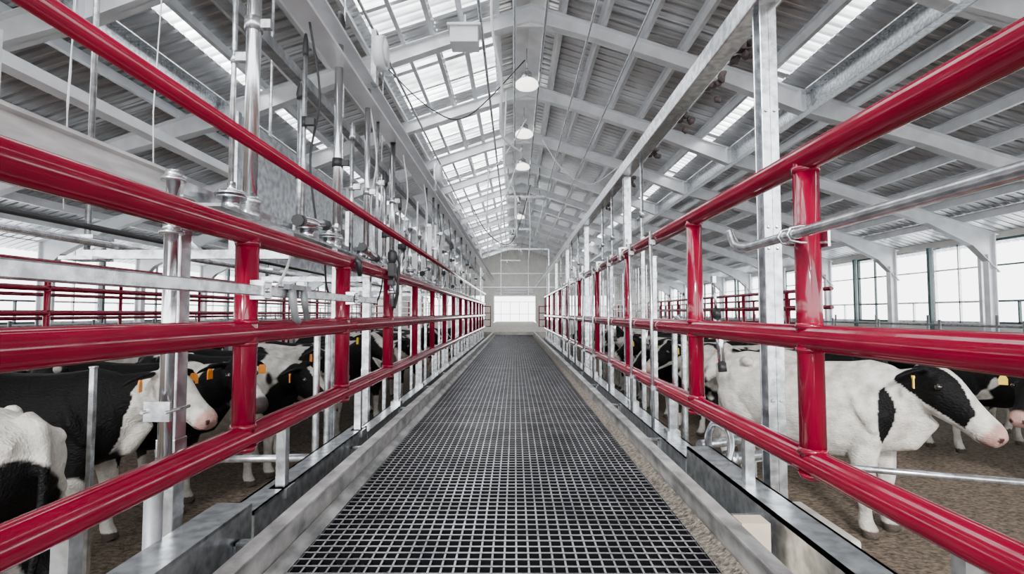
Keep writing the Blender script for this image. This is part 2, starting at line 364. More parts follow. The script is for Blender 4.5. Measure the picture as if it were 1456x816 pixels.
for i in range(9):
    y=.55+i*1.3
    MB().bb(-.968,-.706,y,y+.04,-.80,-.792).bb(-.968,-.96,y,y+.04,-.86,-.792).cyl((-.85,y+.02,-.792),(-.85,y+.02,-.78),.012,n=6).build('spacer_strap',GALV,label='bolted steel strap tying the kerb to the side beam',cat='strap',group='spacer straps')
    MB().bb(.652,.928,y+.3,y+.34,-.82,-.812).bb(.92,.928,y+.3,y+.34,-.88,-.812).cyl((.80,y+.32,-.812),(.80,y+.32,-.80),.012,n=6).build('spacer_strap',GALV,label='bolted steel strap tying the kerb to the side beam',cat='strap',group='spacer straps')
lg=MB().bb(-1.0,-.9,-.05,.05,-C,-1.28).bb(-1.05,-.85,-.1,.1,-C,-C+.02).build('steel_pedestal',GALVD,label='galvanized pedestal under the walkway beam',cat='pedestal',group='walkway pedestals')
lg.location.y=.9
for k in range(0,8):
    if k: dup(lg,(0,2.2*k,0))
    dup(lg,(1.92,2.2*k,0))
MB().bb(-1.6,1.6,17.3,45.9,-C,-.72).build('concrete_platform',CONC,label='pale concrete walkway leading to the end door',cat='platform')
MB().bb(-1.4,1.4,17.02,17.28,-C,-.60).build('concrete_step',CONC,label='low beige concrete sill at the end of the grating',cat='step')
for y_,w_,h_ in((24,1.55,2.9),):
    gf=root('steel_portal',(0,y_,-.72),'thin galvanized steel portal with small gates spanning the walkway','portal')
    for s in(1,-1): MB().bb(s*w_-.03,s*w_+.03,y_-.03,y_+.03,-.72,h_).build('upright',GALV,parent=gf)
    MB().bb(-w_,w_,y_-.02,y_+.02,h_,h_+.04).build('crossbar',GALV,parent=gf)
    for s in(1,-1):
        mb=MB()
        for z in(-.6,-.3,0,.3): mb.cyl((s*(w_-.06),y_,z),(s*(w_-.45),y_-.1,z),.02,n=8)
        mb.cyl((s*(w_-.45),y_-.1,-.62),(s*(w_-.45),y_-.1,.32),.02,n=8).build('gate_leaf',RED,parent=gf)

# ---------------------------------------------------------------- red railings
def railing(X,rails,posts,zb,zt,y0,y1,r,label,name='red_pipe_railing',pr=None,thin_after=None):
    rt=root(name,(X,(y0+y1)/2,-C),label,'railing','red railings')
    pr0=pr or r
    for z in rails:
        MB().rings([(X,y0,z),(X,y0+.01,z),(X,y1-.01,z),(X,y1,z)],[r*.9,r,r,r*.9],24).build('rail',RED,parent=rt)
    for y in posts:
        pr=pr0 if not thin_after or y<thin_after else .03
        mb=MB(); mb.cyl((X,y,zb),(X,y,zt),pr,n=20)
        for z in rails:
            mb.rings([(X,y,z-r-.006),(X,y,z-r+.012)],[pr+.001,pr+.006],20)
            if z<zt-.01: mb.rings([(X,y,z+r-.012),(X,y,z+r+.006)],[pr+.006,pr+.001],20)
        mb.build('post',RED,parent=rt)
    return rt
lp=[1.94]+[3.03+1.1*i for i in range(13)]
railing(-.99,(.297,-.072,-.452),lp,-.452,.297,-.4,17,.044,'glossy red three rail pipe railing along the walkway',thin_after=5,pr=.041)
railing(.99,(.525,-.083,-.495),[1.78,2.9]+[4.6+1.75*i for i in range(8)],-.495,.525,-.4,17,.044,'glossy red three rail pipe railing along the walkway',thin_after=4,pr=.041)
MB().cyl((-.95,-.4,.618),(-.95,17,.618),.026,n=20).build('red_top_rail',RED,label='slim glossy red pipe clamped above the railing',cat='rail')
for s,zb_ in((-1,-.452),(1,-.495)):
    for y in [1.2+1.1*i for i in range(15)]:
        x=s*1.0
        MB().bb(x-.02,x+.02,y-.02,y+.02,-.75,zb_-.035).bb(x-.04,x+.04,y-.045,y+.045,-.78,-.76+.02).build('railing_bracket',GALV,label='small galvanized bracket carrying the bottom red rail',cat='bracket',group='railing brackets')
railing(-5.7,(.62,.30,.0,-.5),[2+2.2*i for i in range(16)],-1.85,.62,1,36,.035,'red pipe pen fence behind the cows',pr=.035)
railing(5.4,(.42,.1,-.3),[9.5+1.0*i for i in range(24)],-1.85,.42,9,34,.035,'red pipe pen fence behind the cows',pr=.035)
railing(8.4,(.42,.1,-.3),[15+1.2*i for i in range(16)],-1.85,.42,14.5,34,.035,'red pipe pen fence near the side wall',pr=.035)
railing(-9,(.75,.35,-.1),[3+3*i for i in range(11)],-1.85,.75,1,34,.035,'red pipe pen fence near the barn wall',pr=.035)

cable([(.93,-.3,.262),(.93,.6,.262),(.93,1.4,.262),(.93,2.0,.262),(.93,2.12,.265),(.93,2.22,.29),(.93,2.27,.35)],.018,GALV,'grey galvanized handrail pipe with upturned end clamped to the red railing','handrail_pipe','handrail')
ub=MB()
for yy in(1.75,1.81):
    ub.rings([(1.03,yy,.29),(.95,yy,.29),(.918,yy,.283),(.906,yy,.262),(.918,yy,.241),(.95,yy,.234),(1.03,yy,.234)],.005,8)
ub.bb(1.03,1.038,1.73,1.83,.22,.30)
ub.build('pipe_clamp',STAIN,label='stainless U-bolts holding the grey handrail on a red post',cat='clamp')
MB().bb(-.945,-.915,-.4,3.5,.062,.10).build('square_rail',GALV,label='galvanized square tube rail in front of the red railing',cat='rail',bevel=.004)
for y in(1.94,3.03):
    MB().bb(-1.0,-.91,y-.03,y-.025,.05,.12).bb(-1.0,-.91,y+.025,y+.03,.05,.12).bb(-.915,-.91,y-.03,y+.03,.055,.11).cyl((-.91,y,.083),(-.90,y,.083),.010,n=6).build('pipe_clamp',STAIN,label='stainless bracket clamping the square rail to a red post',cat='clamp')
cl=root('gate_latch',(-.93,2.2,-.05),'steel spring latch hanging on the square rail','latch')
MB().rings([(-.9,2.12,.11),(-.895,2.12,.06),(-.895,2.15,-.02),(-.895,2.19,-.035)],[(.014,.02),(.016,.022),(.012,.02),(.01,.014)],12).build('latch_hook',GALVD,parent=cl)
MB().rings([(-.9,2.24,.11),(-.895,2.24,.05),(-.895,2.27,-.03)],[(.012,.018),(.014,.02),(.01,.012)],12).bb(-.915,-.89,2.08,2.3,.095,.115).build('latch_arm',GALVD,parent=cl)

# ---------------------------------------------------------------- galvanized posts
def gpost(X,y,zt,w,label,H=False,zb=-C,grp='galvanized posts',collars=(.3,-.07,-.45)):
    mb=MB()
    if H:
        t=.008; mb.bb(X-w/2,X+w/2,y-w/2,y-w/2+t,zb,zt).bb(X-w/2,X+w/2,y+w/2-t,y+w/2,zb,zt).bb(X-t/2,X+t/2,y-w/2,y+w/2,zb,zt)
        mb.bb(X-w*.8,X+w*.8,y-w*.8,y+w*.8,zb,zb+.02)
        for z in(.95,.4,.3,-.4,-.9):
            for dx in(-.25,.25): mb.cyl((X+dx*w,y-w/2-.008,z),(X+dx*w,y-w/2,z),.009,n=6)
    else:
        mb.bb(X-w/2,X+w/2,y-w/2,y+w/2,zb,zt).bb(X-w*.75,X+w*.75,y-w*.75,y+w*.75,zb,zb+.015).bb(X-w*.6,X+w*.6,y-w*.6,y+w*.6,zt-.008,zt+.004)
        for z in collars:
            if z<zt: mb.bb(X-w*.55,X+w*.55,y-w*.55,y+w*.55,z-.03,z+.03)
    return mb.build('galvanized_post',GALV,label=label,cat='post',group=grp,bevel=.003)
SP='square galvanized steel post with welded collars behind the red rails'
gpost(-1.16,1.80,.40,.06,SP)
for y in(4.06,6.26,8.46,10.66,12.86,15.06): gpost(-1.14,y,.40,.055,SP)
for y in(3.3,4.6,5.2,5.8,6.7,7.3,7.9,8.8,9.5,10.2,11.2,11.9,13.4,14.2,15.6,16.4): gpost(-1.13,y,.40,.03,'slim galvanized post behind the red railing',collars=())
fp=root('flange_post',(-1.1,1.65,-C),'galvanized round post with bolted flanges beside the railing','post')
MB().cyl((-1.09,1.66,-.5),(-1.09,1.66,.42),.02,n=14).build('pole',STAIN,parent=fp)
for z in(.42,.25,-.12): MB().rings([(-1.09,1.66,z),(-1.09,1.66,z+.012)],[.036,.036],14).rings([(-1.09,1.66,z+.012),(-1.09,1.66,z+.035)],[.027,.023],8).build('flange',GALV,parent=fp)
for z in(.33,-.3):
    MB().bb(-1.13,-1.05,1.615,1.625,z-.03,z+.03).cyl((-1.125,1.60,z),(-1.125,1.72,z),.006,n=6).cyl((-1.055,1.60,z),(-1.055,1.72,z),.006,n=6).build('clamp_plate',GALV,parent=fp)
MB().cyl((-1.12,1.66,-C),(-1.12,1.66,-.5),.026,n=12).build('base_tube',GALVD,parent=fp)
MB().bb(-1.42,-1.26,-.4,1.95,.44,.50).bb(-1.44,-1.23,-.4,1.95,.42,.437).bb(-1.44,-1.23,-.4,1.95,.50,.51).bb(-1.43,-1.24,1.935,1.95,.42,.51).build('fibreglass_beam',DIRTYW,label='weathered off-white box beam carried above the pens',cat='beam')
MB().bb(-1.26,-1.25,1.95,17,.40,.50).bb(-1.25,-1.10,1.95,17,.40,.412).build('longitudinal_channel',GALV,label='galvanized angle running along the post tops',cat='beam')
for y in(3.0,5.2,7.4,9.6):
    MB().bb(-2.5,-1.27,y-.02,y+.02,.31,.36).cyl((-2.455,y,.31),(-2.455,y,RZ(-2.455)-.05),.016,n=8).box((-2.1,y,.62),(.8,.03,.04),Matrix.Rotation(.75,3,'Y')).bb(-2.55,-2.36,y-.08,y+.08,.30,.32).bb(-2.55,-2.36,y-.08,y+.08,.42,.44).build('support_bracket',GALV,label='galvanized cross arm hung on a rod carrying equipment above the pens',cat='bracket',group='cross arms')
MB().bb(-2.60,-2.50,-.4,14,.80,.90).bb(-2.64,-2.60,-.4,14,.80,.84).build('side_housing',DIRTYW,label='pale grey metal housing running above the pens',cat='housing')
MB().bb(-3.4,-3.34,-.4,20,1.6,1.72).bb(-3.34,-3.28,-.4,20,1.6,1.615).build('side_housing',WHITE,label='pale grey metal channel running high above the pens',cat='housing')
MB().cyl((-2.3,-.4,.385),(-2.3,14,.385),.02,n=10).build('water_pipe',GALV,label='thin galvanized water pipe on the cross arms',cat='pipe')
MB().cyl((-1.9,-.4,.385),(-1.9,14,.385),.014,n=10).build('water_pipe',BLACK,label='thin black hose line on the cross arms',cat='pipe')
MB().bb(-1.27,-1.13,-.4,30,1.70,1.72).bb(-1.27,-1.25,-.4,30,1.72,1.86).bb(-1.27,-1.13,-.4,30,1.86,1.88).build('overhead_beam',WHITE,label='galvanized channel beam hung over the walkway edge',cat='beam',group='overhead beams')
MB().bb(-1.75,-1.67,-.4,30,1.82,1.90).build('overhead_beam',GALVD,label='square tube beam parallel to the walkway',cat='beam',group='overhead beams')
def tallpole(X,y,z0,z1,r,fit=BLACK,kind=0):
    rt=root('lift_cylinder',(X,y,z0),'galvanized vertical lift rod with clamp fittings','cylinder','lift cylinders')
    MB().cyl((X,y,z0),(X,y,z1),r,n=18).build('rod',STAIN if kind==0 else GALV,parent=rt)
    if kind==0: MB().cyl((X,y,z0+.0),(X,y,z0+.08),r*1.5,n=8).rings([(X,y,z0+.08),(X,y,z0+.1),(X,y,z0+.12)],[r*1.2,r*1.7,r*1.3],14).build('base_collar',GALV,parent=rt)
    zm=z0+(z1-z0)*random.uniform(.35,.75)
    MB().cyl((X,y,zm),(X,y,zm+.06),r*1.3,n=12).bb(X+r,X+r+.05,y-.015,y+.015,zm+.01,zm+.05).build('clamp',fit,parent=rt)
    MB().rings([(X,y,z1),(X,y,z1+.03),(X,y,z1+.1),(X,y,z1+.13)],[r*1.3,r*1.5,r*1.1,r*.6],10).build('top_fitting',fit if fit is BLACK else GALV,parent=rt)
tallpole(-1.22,2.40,.412,2.3,.032,GALV)
tallpole(-1.32,2.42,.385,2.3,.012,GALV,1)
tallpole(-1.22,3.0,.412,1.5,.012,BLACK,1)
tallpole(-1.22,3.58,.412,1.97,.028)
tallpole(-1.22,3.9,.412,1.3,.016,GALV,1)
tallpole(-1.55,3.75,.385,1.55,.024,BLACK,1)
tallpole(-1.22,4.30,.412,1.9,.024,GALV)
tallpole(-1.22,4.62,.412,1.7,.014,GALV,1)
tallpole(-1.22,4.9,.412,1.2,.02,BLACK)
tallpole(-1.22,5.2,.412,1.7,.026,GALV)
tallpole(-1.22,5.55,.412,1.1,.014,BLACK,1)
for i,y in enumerate((6.0,6.6,7.1,7.7,8.2,9.0,9.9,10.8,11.8,13,14.5,16)): tallpole(-1.2-random.choice((0,.03)),y,.412,random.choice((1.7,1.2,1.7,.95)),random.choice((.022,.014,.018)),random.choice((GALV,BLACK)),random.choice((0,1)))
pu=root('cable_pulley',(-1.18,4.25,1.85),'white round pulley housing on the lift pole','pulley')
MB().rings([(-1.13,4.2,2.12),(-1.05,4.2,2.12)],[.13,.13],24).rings([(-1.05,4.2,2.12),(-1.03,4.2,2.12)],[.11,.05],24).build('housing',PLAST,parent=pu)
MB().bb(-1.16,-1.12,4.16,4.24,1.85,2.3).build('bracket',GALV,parent=pu)
pu2=root('cable_pulley',(-1.18,7.5,1.75),'white round pulley housing on the lift pole','pulley')
MB().rings([(-1.13,7.5,2.0),(-1.05,7.5,2.0)],[.13,.13],24).build('housing',PLAST,parent=pu2)
MB().bb(-1.16,-1.12,7.46,7.54,1.75,2.15).build('bracket',GALV,parent=pu2)
for a,b_,z in((3.2,5.1,1.25),(5.4,6.4,1.05),(7.6,8.3,1.15)):
    MB().bb(-1.75,-1.73,a,b_,.36,z).bb(-1.73,-1.71,a,a+.04,.36,z).bb(-1.73,-1.71,b_-.04,b_,.36,z).build('sheet_panel',GALV,label='flat pale grey sheet panel hung beside the posts',cat='panel',group='sheet panels')
for (x,y0_,y1_,z0_,z1_) in((-1.5,10,11.2,1.0,1.68),(-1.5,6.5,7.1,.6,1.1),(-1.9,1.4,1.9,.7,1.05),(-1.5,8.4,8.8,.55,.95)):
    MB().bb(x-.2,x,y0_,y1_,z0_,z1_).bb(x,x+.012,y0_+.04,y1_-.04,z0_+.04,z1_-.04).cyl((x+.012,y0_+.1,(z0_+z1_)/2),(x+.03,y0_+.1,(z0_+z1_)/2),.02,n=8).cyl((x-.1,y0_+.2,z1_),(x-.1,y0_+.2,1.84),.014,n=8).cyl((x-.1,(y0_+y1_)/2,z0_),(x-.1,(y0_+y1_)/2,.385),.014,n=8).build('control_cabinet',WHITE,label='grey metal control cabinet with conduit mounted over the rail',cat='cabinet',group='control cabinets')
for (x,y) in((-1.17,2.95),(-1.17,3.3),(-1.17,2.15),(-1.17,4.0),(-1.17,5.9),(-1.17,7.6)):
    MB().cyl((x,y,.412),(x,y,.47),.035,n=12).rings([(x,y,.47),(x,y,.48)],[.06,.06],20).rings([(x,y,.485),(x,y,.50)],[.066,.055],20).cyl((x,y,.49),(x,y,.54),.018,n=6).build('pipe_flange',STAIN,label='bolted stainless pipe flange on the channel',cat='flange',group='pipe flanges')
def pcyl(x,y,z,ang,l=.35,r=.025):
    rt=root('pneumatic_cylinder',(x,y,z),'small pneumatic gate cylinder with steel rod and black end caps','cylinder','pneumatic cylinders')
    d=Vector((0,math.cos(ang),math.sin(ang))); p=Vector((x,y,z))
    MB().cyl(p,p+d*l,r,n=14).build('barrel',STAIN,parent=rt)
    MB().cyl(p-d*.03,p+d*.02,r*1.25,n=8).build('end_cap',BLACK,parent=rt)
    MB().cyl(p+d*(l-.02),p+d*(l+.03),r*1.25,n=8).build('end_cap',BLACK,parent=rt)
    MB().cyl(p+d*(l+.03),p+d*(l+.2),r*.4,n=8).box(tuple(p+d*(l+.21)),(.02,.04,.04)).build('piston_rod',STAIN,parent=rt)
for i,(y,a) in enumerate(((2.6,.1),(3.7,-.1),(4.9,1.2),(6.1,.2),(7.7,1.0),(9.1,.1),(10.4,1.2))): pcyl(-1.07,y,.46 if a<.5 else .3,a)
for i,(y,a) in enumerate(((3.0,1.35),(4.7,1.2),(6.2,1.4),(7.9,1.2),(9.5,1.3))): pcyl(1.17,y,-.3,a,.3,.02)
random.seed(11)
for i in range(9):
    y=2.3+i*.95; zt=random.uniform(.42,.6); dp=random.uniform(.25,.5)
    cable([(-1.18,y,zt),(-1.2,y+.1,zt-dp*.7),(-1.18,y+.25,zt-dp),(-1.17,y+.42,zt-dp*.6),(-1.18,y+.5,zt)],.007,random.choice((BLACK,PLAST,BLACK)),'thin air hose looping below the channel','air_hose','hose','air hoses')
for i in range(6):
    y=3+i*1.3
    cable([(-1.2,y,1.7),(-1.17,y+.1,1.3),(-1.2,y+.05,.9),(-1.18,y+.12,.5)],.007,random.choice((BLACK,PLAST)),'thin air hose hanging beside the lift rods','air_hose','hose','air hoses')
vv=root('pneumatic_valve',(-.95,4.0,.25),'black pneumatic valve with hoses and steel fittings on the red rail','valve')
MB().rings([(-.91,3.9,.36),(-.91,3.9,.40),(-.91,3.9,.45),(-.91,3.9,.47)],[.02,.035,.035,.015],12).bb(-.935,-.885,3.86,3.94,.27,.37).bb(-.93,-.88,3.96,4.06,.30,.34).bb(-.92,-.88,3.80,3.88,.20,.24).build('valve_body',BLACK,parent=vv,bevel=.006)
MB().cyl((-.91,3.9,.05),(-.91,3.9,.27),.018,n=12).rings([(-.91,3.9,.14),(-.91,3.9,.17)],[.03,.03],6).rings([(-.91,3.9,.21),(-.91,3.9,.235)],[.03,.03],6).build('steel_fitting',STAIN,parent=vv)
MB().rings([(-.88,3.9,.43),(-.85,3.88,.36),(-.86,3.87,.22),(-.88,3.9,.12),(-.91,3.92,.02)],.008,8).build('hose',BLACK,parent=vv)
MB().rings([(-.91,4.02,.32),(-.91,4.1,.30),(-.91,4.12,.15),(-.91,4.0,.04)],.008,8).build('hose',BLACK,parent=vv)
MB().rings([(-.94,3.1,.32),(-.92,3.1,.30),(-.92,3.12,.22)],[.02,.022,.012],10).build('hose_nozzle',BLACK,label='small black rubber nozzle on the red railing',cat='nozzle')
for (x,y) in((-1.9,2.2),(-2.6,3.0),(-1.6,2.3)):
    MB().rings([(x,y,RZ(x)-.05),(x+.01,y,1.4),(x-.01,y,.9),(x,y,.6)],.003,6).build('hanging_string',PLAST,label='thin white string hanging from the roof steel',cat='string')
gpost(-2.35,2.95,-.3,.028,'slim galvanized pen post among the cows',collars=())
MB().cyl((-2.3,3.45,-.95),(-1.15,3.45,-.93),.025,n=12).cyl((-2.25,3.45,-C),(-2.25,3.45,-.93),.022,n=12).build('pen_rail',GALV,label='low galvanized pipe rail in the cow pen',cat='rail',group='pen rails')

gpost(1.2,2.48,1.62,.08,'tall galvanized H-section post with bolt holes',H=True)
for y in(5.6,8.8,12.0,15.2): gpost(1.2,y,1.45,.075,'tall galvanized H-section post with bolt holes',H=True)
gpost(1.10,4.2,.45,.05,'slim galvanized post behind the red railing',collars=(.3,))
for y in(4.45,5.0,5.9,6.7,7.5,8.4,9.4,10.5,11.6,12.8,14.0,15.3,16.5):
    gpost(1.08,y,random.uniform(.45,.75),.032,'slim galvanized post behind the red railing',collars=())
for y in(4.9,6.4,7.1,9.8,11,13.5):
    MB().cyl((1.19,y,-C),(1.19,y,1.46),.016,n=10).rings([(1.19,y,.9),(1.19,y,.95)],[.026,.026],8).build('lift_rod',GALV,label='tall thin galvanized rod reaching the overhead beam',cat='rod',group='lift rods')
for y in(3.6,4.25,5.25,6.3,7.2,8.2,9.2,10.4):
    MB().cyl((.932,y,-.78),(.932,y,.56),.012,n=10).bb(.92,.96,y-.015,y+.015,.47,.5).bb(.92,.96,y-.015,y+.015,-.52,-.49).build('steel_upright',GALV,label='slim round steel upright clamped to the red rails',cat='upright',group='steel uprights')
for y in(4.7,6.0,7.6,9.0):
    MB().bb(.925,.945,y-.03,y+.03,.47,.58).bb(.945,1.05,y-.03,y+.03,.571,.585).cyl((.915,y,.50),(.925,y,.50),.012,n=6).cyl((1.0,y,.585),(1.0,y,.66),.010,n=8).build('rail_fitting',STAIN,label='small stainless bracket fitting clamped on the top red rail',cat='fitting',group='rail fittings')
MB().bb(1.13,1.25,-.4,30,1.46,1.58).build('overhead_beam',GALV,label='heavy square galvanized beam above the railing',cat='beam',group='overhead beams',bevel=.008)
random.seed(3)
for y in(2.9,3.4,4.0,4.9,5.9,7.2): 
    x=1.30; mb=MB()
    mb.bb(1.25,1.29,y-.03,y+.03,1.47,1.55)
    for q in range(7):
        a=Vector((x+random.uniform(-.02,.05),y+random.uniform(-.07,.07),1.5+random.uniform(-.07,.05)))
        b_=a+Vector((random.uniform(-.04,.05),random.uniform(-.07,.07),random.uniform(-.05,.04)))
        mb.rings([a,a.lerp(b_,.5),b_],[.012,.026,.01],7)
    mb.build('pulley_bracket',DARK,label='grimy dark roller bracket on the overhead beam',cat='bracket',group='roller brackets')
cable([(1.10,3.45,-C),(1.10,3.45,-.2),(1.10,3.47,-.08),(1.10,3.55,-.03),(1.10,3.63,-.08),(1.10,3.65,-.2),(1.10,3.65,-C)],.02,GALV,'inverted U-shaped galvanized hoop beside the walkway','steel_hoop','hoop')
cable([(-1.14,3.05,-C),(-1.14,3.05,-.2),(-1.14,3.07,-.1),(-1.14,3.14,-.05),(-1.14,3.21,-.1),(-1.14,3.23,-.2),(-1.14,3.23,-C)],.02,GALV,'inverted U-shaped galvanized hoop beside the walkway','steel_hoop','hoop')
wm=MB()
for i in range(25): wm.bb(1.148,1.152,4.5+i*.1-.002,4.5+i*.1+.002,-.05,.42)
for i in range(6): wm.bb(1.148,1.152,4.5,6.9,-.05+i*.094-.002,-.05+i*.094+.002)
wm.build('wire_mesh_panel',STAIN,label='welded wire mesh panel fixed behind the red railing',cat='mesh panel')
MB().cyl((1.62,3.42,-.94),(3.3,2.95,-.97),.02,n=14).cyl((3.2,2.98,-C),(3.2,2.98,-.96),.02,n=12).cyl((1.64,3.41,-C),(1.64,3.41,-.94),.02,n=12).build('pen_rail',GALV,label='low galvanized pipe rail in the cow pen',cat='rail',group='pen rails')
MB().cyl((1.1,3.1,-.86),(1.5,3.25,-.86),.035,n=12).cyl((1.12,3.25,-.80),(1.45,3.40,-.80),.03,n=12).rings([(1.25,3.157,-.86),(1.29,3.17,-.86)],[.055,.055],8).rings([(1.45,3.40,-.80),(1.5,3.43,-.82),(1.52,3.44,-.9),(1.52,3.44,-C)],.03,12).bb(1.08,1.2,3.0,3.3,-C,-.9).build('pipe_manifold',GALV,label='short grey plastic pipes and coupling beside the beam',cat='pipes')
cable([(1.08,2.75,-.8),(1.12,2.78,-.7),(1.13,2.85,-.62),(1.12,3.0,-.62),(1.12,3.1,-.72),(1.14,3.12,-.84)],.02,GALV,'bent grey pipe elbow beside the side beam','bent_pipe','pipe')
MB().bb(1.08,1.22,1.9,2.3,-C,-.80).build('concrete_pedestal',CONC,label='small concrete pedestal against the side beam',cat='pedestal',bevel=.01)
MB().bb(.80,.90,1.9,1.98,-1.12,-.74).build('wood_block',WOOD,label='small pale wooden block in the gutter',cat='block')
for s in(1,-1):
    for X,zz in((9.6,(-.4,-.75)),(10.9,(-.3,-.7))):
        rt=root('stall_rail',(s*X,18,-C),'grey galvanized stall rail at the far side of the pen','railing','stall rails')
        for z in zz: MB().cyl((s*X,3,z),(s*X,35,z),.03,n=8).build('rail',GALVD,parent=rt)
        for i in range(16): MB().cyl((s*X,4+2*i,-C),(s*X,4+2*i,zz[0]+.25),.03,n=8).build('post',GALVD,parent=rt)

# ---------------------------------------------------------------- cows
random.seed(5)
WCOL=(.64,.60,.54); BCOL=(.003,.0026,.0026); PINK=(.48,.28,.24)
def cow(px,py,head_deg,seed,blackness,face='black',pose='up',turn=0.0,tag=None,scale=1.0,label='',spots=None,dirty=0.4,hs=1.1,nx=0,ty=.16,nz_=0,pit_=None,leg=1.0):
    N={'up':Vector((1.06,0,1.46)),'mid':Vector((1.09,0,1.30)),'low':Vector((1.02,0,1.17)),'graze':Vector((1.06,0,.80))}[pose]
    pit={'up':-.42,'mid':-.5,'low':-.62,'graze':-1.0}[pose] if pit_ is None else pit_
    N=N+Vector((-.05*abs(turn)+nx,ty*turn,nz_))
    yaw=turn*.9
    M=Matrix.Translation(N)@Matrix.Rotation(yaw,4,'Z')@Matrix.Rotation(-pit,4,'Y')@Matrix.Scale(hs,4)
    Mi=M.inverted(); M3=M.to_3x3().normalized()
    mb=MB()
    tr=[(-.86,1.27,1.13,.08),(-.82,1.34,1.02,.17),(-.74,1.385,.90,.245),(-.58,1.42,.78,.30),(-.38,1.41,.67,.32),(-.12,1.375,.58,.37),(.14,1.37,.55,.38),(.36,1.385,.57,.335),(.52,1.41,.63,.27),(.66,1.38,.70,.22),(.78,1.31,.81,.165),(.86,1.22,.92,.08)]
    base=len(mb.v); n=28
    for x,t,bo,w in tr:
        zc=bo+(t-bo)*.48
        for j in range(n):
            a=2*math.pi*j/n; ca,sa=math.cos(a),math.sin(a)
            zz=zc+(t-zc)*sa if sa>0 else zc+(zc-bo)*sa
            k=1.0-.26*max(0,sa)**2
            mb.v.append(Vector((x,w*k*math.copysign(abs(ca)**.82,ca),zz)))
    for k in range(len(tr)-1):
        for j in range(n):
            a=base+k*n+j; b_=base+k*n+(j+1)%n; mb.f.append([a,b_,b_+n,a+n]); mb.sm.append(True)
    mb.f.append([base+j for j in range(n)][::-1]); mb.sm.append(True)
    mb.f.append([base+(len(tr)-1)*n+j for j in range(n)]); mb.sm.append(True)
    Y=(0,1,0)
    hd=M3@Vector((1,0,0))
    p0=Vector((.50,0,1.10)); p1=Vector((.74,.0,1.13)); p3=N+hd*.03+Vector((0,0,-.01)); p2=p1.lerp(p3,.52)
    mb.rings([p0,p1,p2,p3],[(.20,.28),(.145,.235),(.12,.185),(.105,.135)],18,side=Y)
    mb.rings([(.55,0,.78),(.76,0,.84),(.92,0,1.0)],[(.12,.12),(.09,.13),(.04,.08)],12,side=Y)
    hr=[(-.07,-.01,.07,.065),(-.02,0,.12,.095),(.05,-.012,.145,.115),(.12,-.02,.145,.118),(.20,-.028,.125,.095),(.29,-.035,.100,.076),(.36,-.042,.088,.074),(.42,-.048,.082,.084),(.46,-.052,.070,.080),(.50,-.056,.04,.055)]
    mb.rings([M@Vector((x,0,z)) for x,z,h,w in hr],[(w*hs,h*hs) for x,z,h,w in hr],18,side=M3@Vector(Y),pw=.9)
    for s in(1,-1):
        mb.rings([M@Vector(q) for q in((.0,s*.07,.07),(-.015,s*.13,.07),(-.03,s*.20,.045),(-.035,s*.27,.01),(-.03,s*.30,-.01))],[(.03,.025),(.055,.02),(.06,.017),(.035,.014),(.012,.01)],10,side=M3@Vector((.6,0,.8)))
        mb.rings([M@Vector((.10,s*.06,.03)),M@Vector((.10,s*.12,.05))],[.05,.03],10)
    mb.rings([M@Vector((-.03,0,.08)),M@Vector((-.01,0,.15))],[.06,.03],10)
    ph=random.uniform(-.07,.07)
    g_=1.1*leg
    for s in(1,-1):
        d=ph*s
        mb.rings([(.50,s*.13,1.18),(.56,s*.17,.98),(.52,s*.17,.78),(.51+d*.3,s*.165,.62),(.53+d,s*.16,.44),(.525+d,s*.16,.38),(.525+d,s*.155,.2),(.525+d,s*.155,.12),(.55+d,s*.155,.06),(.57+d,s*.155,0.0)],
                 [(.05,.14),(.085,.17),(.09,.13),(.068*g_,.085*g_),(.052*g_,.056*g_),(.044*g_,.047*g_),(.034*g_,.038*g_),(.042*g_,.046*g_),(.047*g_,.052*g_),(.055,.065)],14,side=Y)
        d=-ph*s
        mb.rings([(-.52,s*.16,1.25),(-.55,s*.19,1.0),(-.52,s*.20,.83),(-.60,s*.185,.68),(-.70+d,s*.17,.55),(-.735+d,s*.165,.49),(-.72+d,s*.16,.40),(-.70+d,s*.16,.22),(-.69+d,s*.16,.12),(-.665+d,s*.16,.06),(-.645+d,s*.16,0)],
                 [(.10,.16),(.12,.24),(.11,.20),(.075,.125),(.047*g_,.078*g_),(.044*g_,.064*g_),(.037*g_,.05*g_),(.034*g_,.04*g_),(.043*g_,.047*g_),(.047*g_,.052*g_),(.055,.065)],14,side=Y)
        mb.rings([(-.50,s*.20,1.36),(-.44,s*.25,1.345),(-.38,s*.22,1.32)],[.03,.05,.03],8)
        mb.rings([(-.84,s*.10,1.26),(-.78,s*.13,1.27)],[.035,.05],8)
        mb.rings([(.42,s*.20,1.22),(.54,s*.225,1.02),(.62,s*.20,.86)],[(.05,.05),(.06,.09),(.05,.06)],10)
    mb.rings([(-.62,0,.62),(-.56,0,.60),(-.42,0,.60),(-.28,0,.66),(-.18,0,.72)],[(.06,.06),(.14,.13),(.16,.15),(.12,.11),(.05,.05)],14,side=Y)
    for sx in(-.5,-.36):
        for sy in(.07,-.07): mb.rings([(sx,sy,.50),(sx,sy,.41)],[.024,.016],8)
    sw=random.uniform(-.08,.08)
    mb.rings([(-.76,0,1.37),(-.85,0,1.33),(-.90,sw*.3,1.15),(-.91,sw*.7,.85),(-.90,sw,.66),(-.90,sw,.56),(-.90,sw*1.1,.42),(-.90,sw*1.1,.36)],[(.05,.05),(.036,.036),(.024,.024),(.02,.02),(.02,.02),(.04,.04),(.035,.035),(.01,.01)],10,side=Y)
    me=bpy.data.meshes.new('tmp'); me.from_pydata(mb.v,[],mb.f); bmfix(me)
    t=bpy.data.objects.new('tmp',me); COL.objects.link(t)
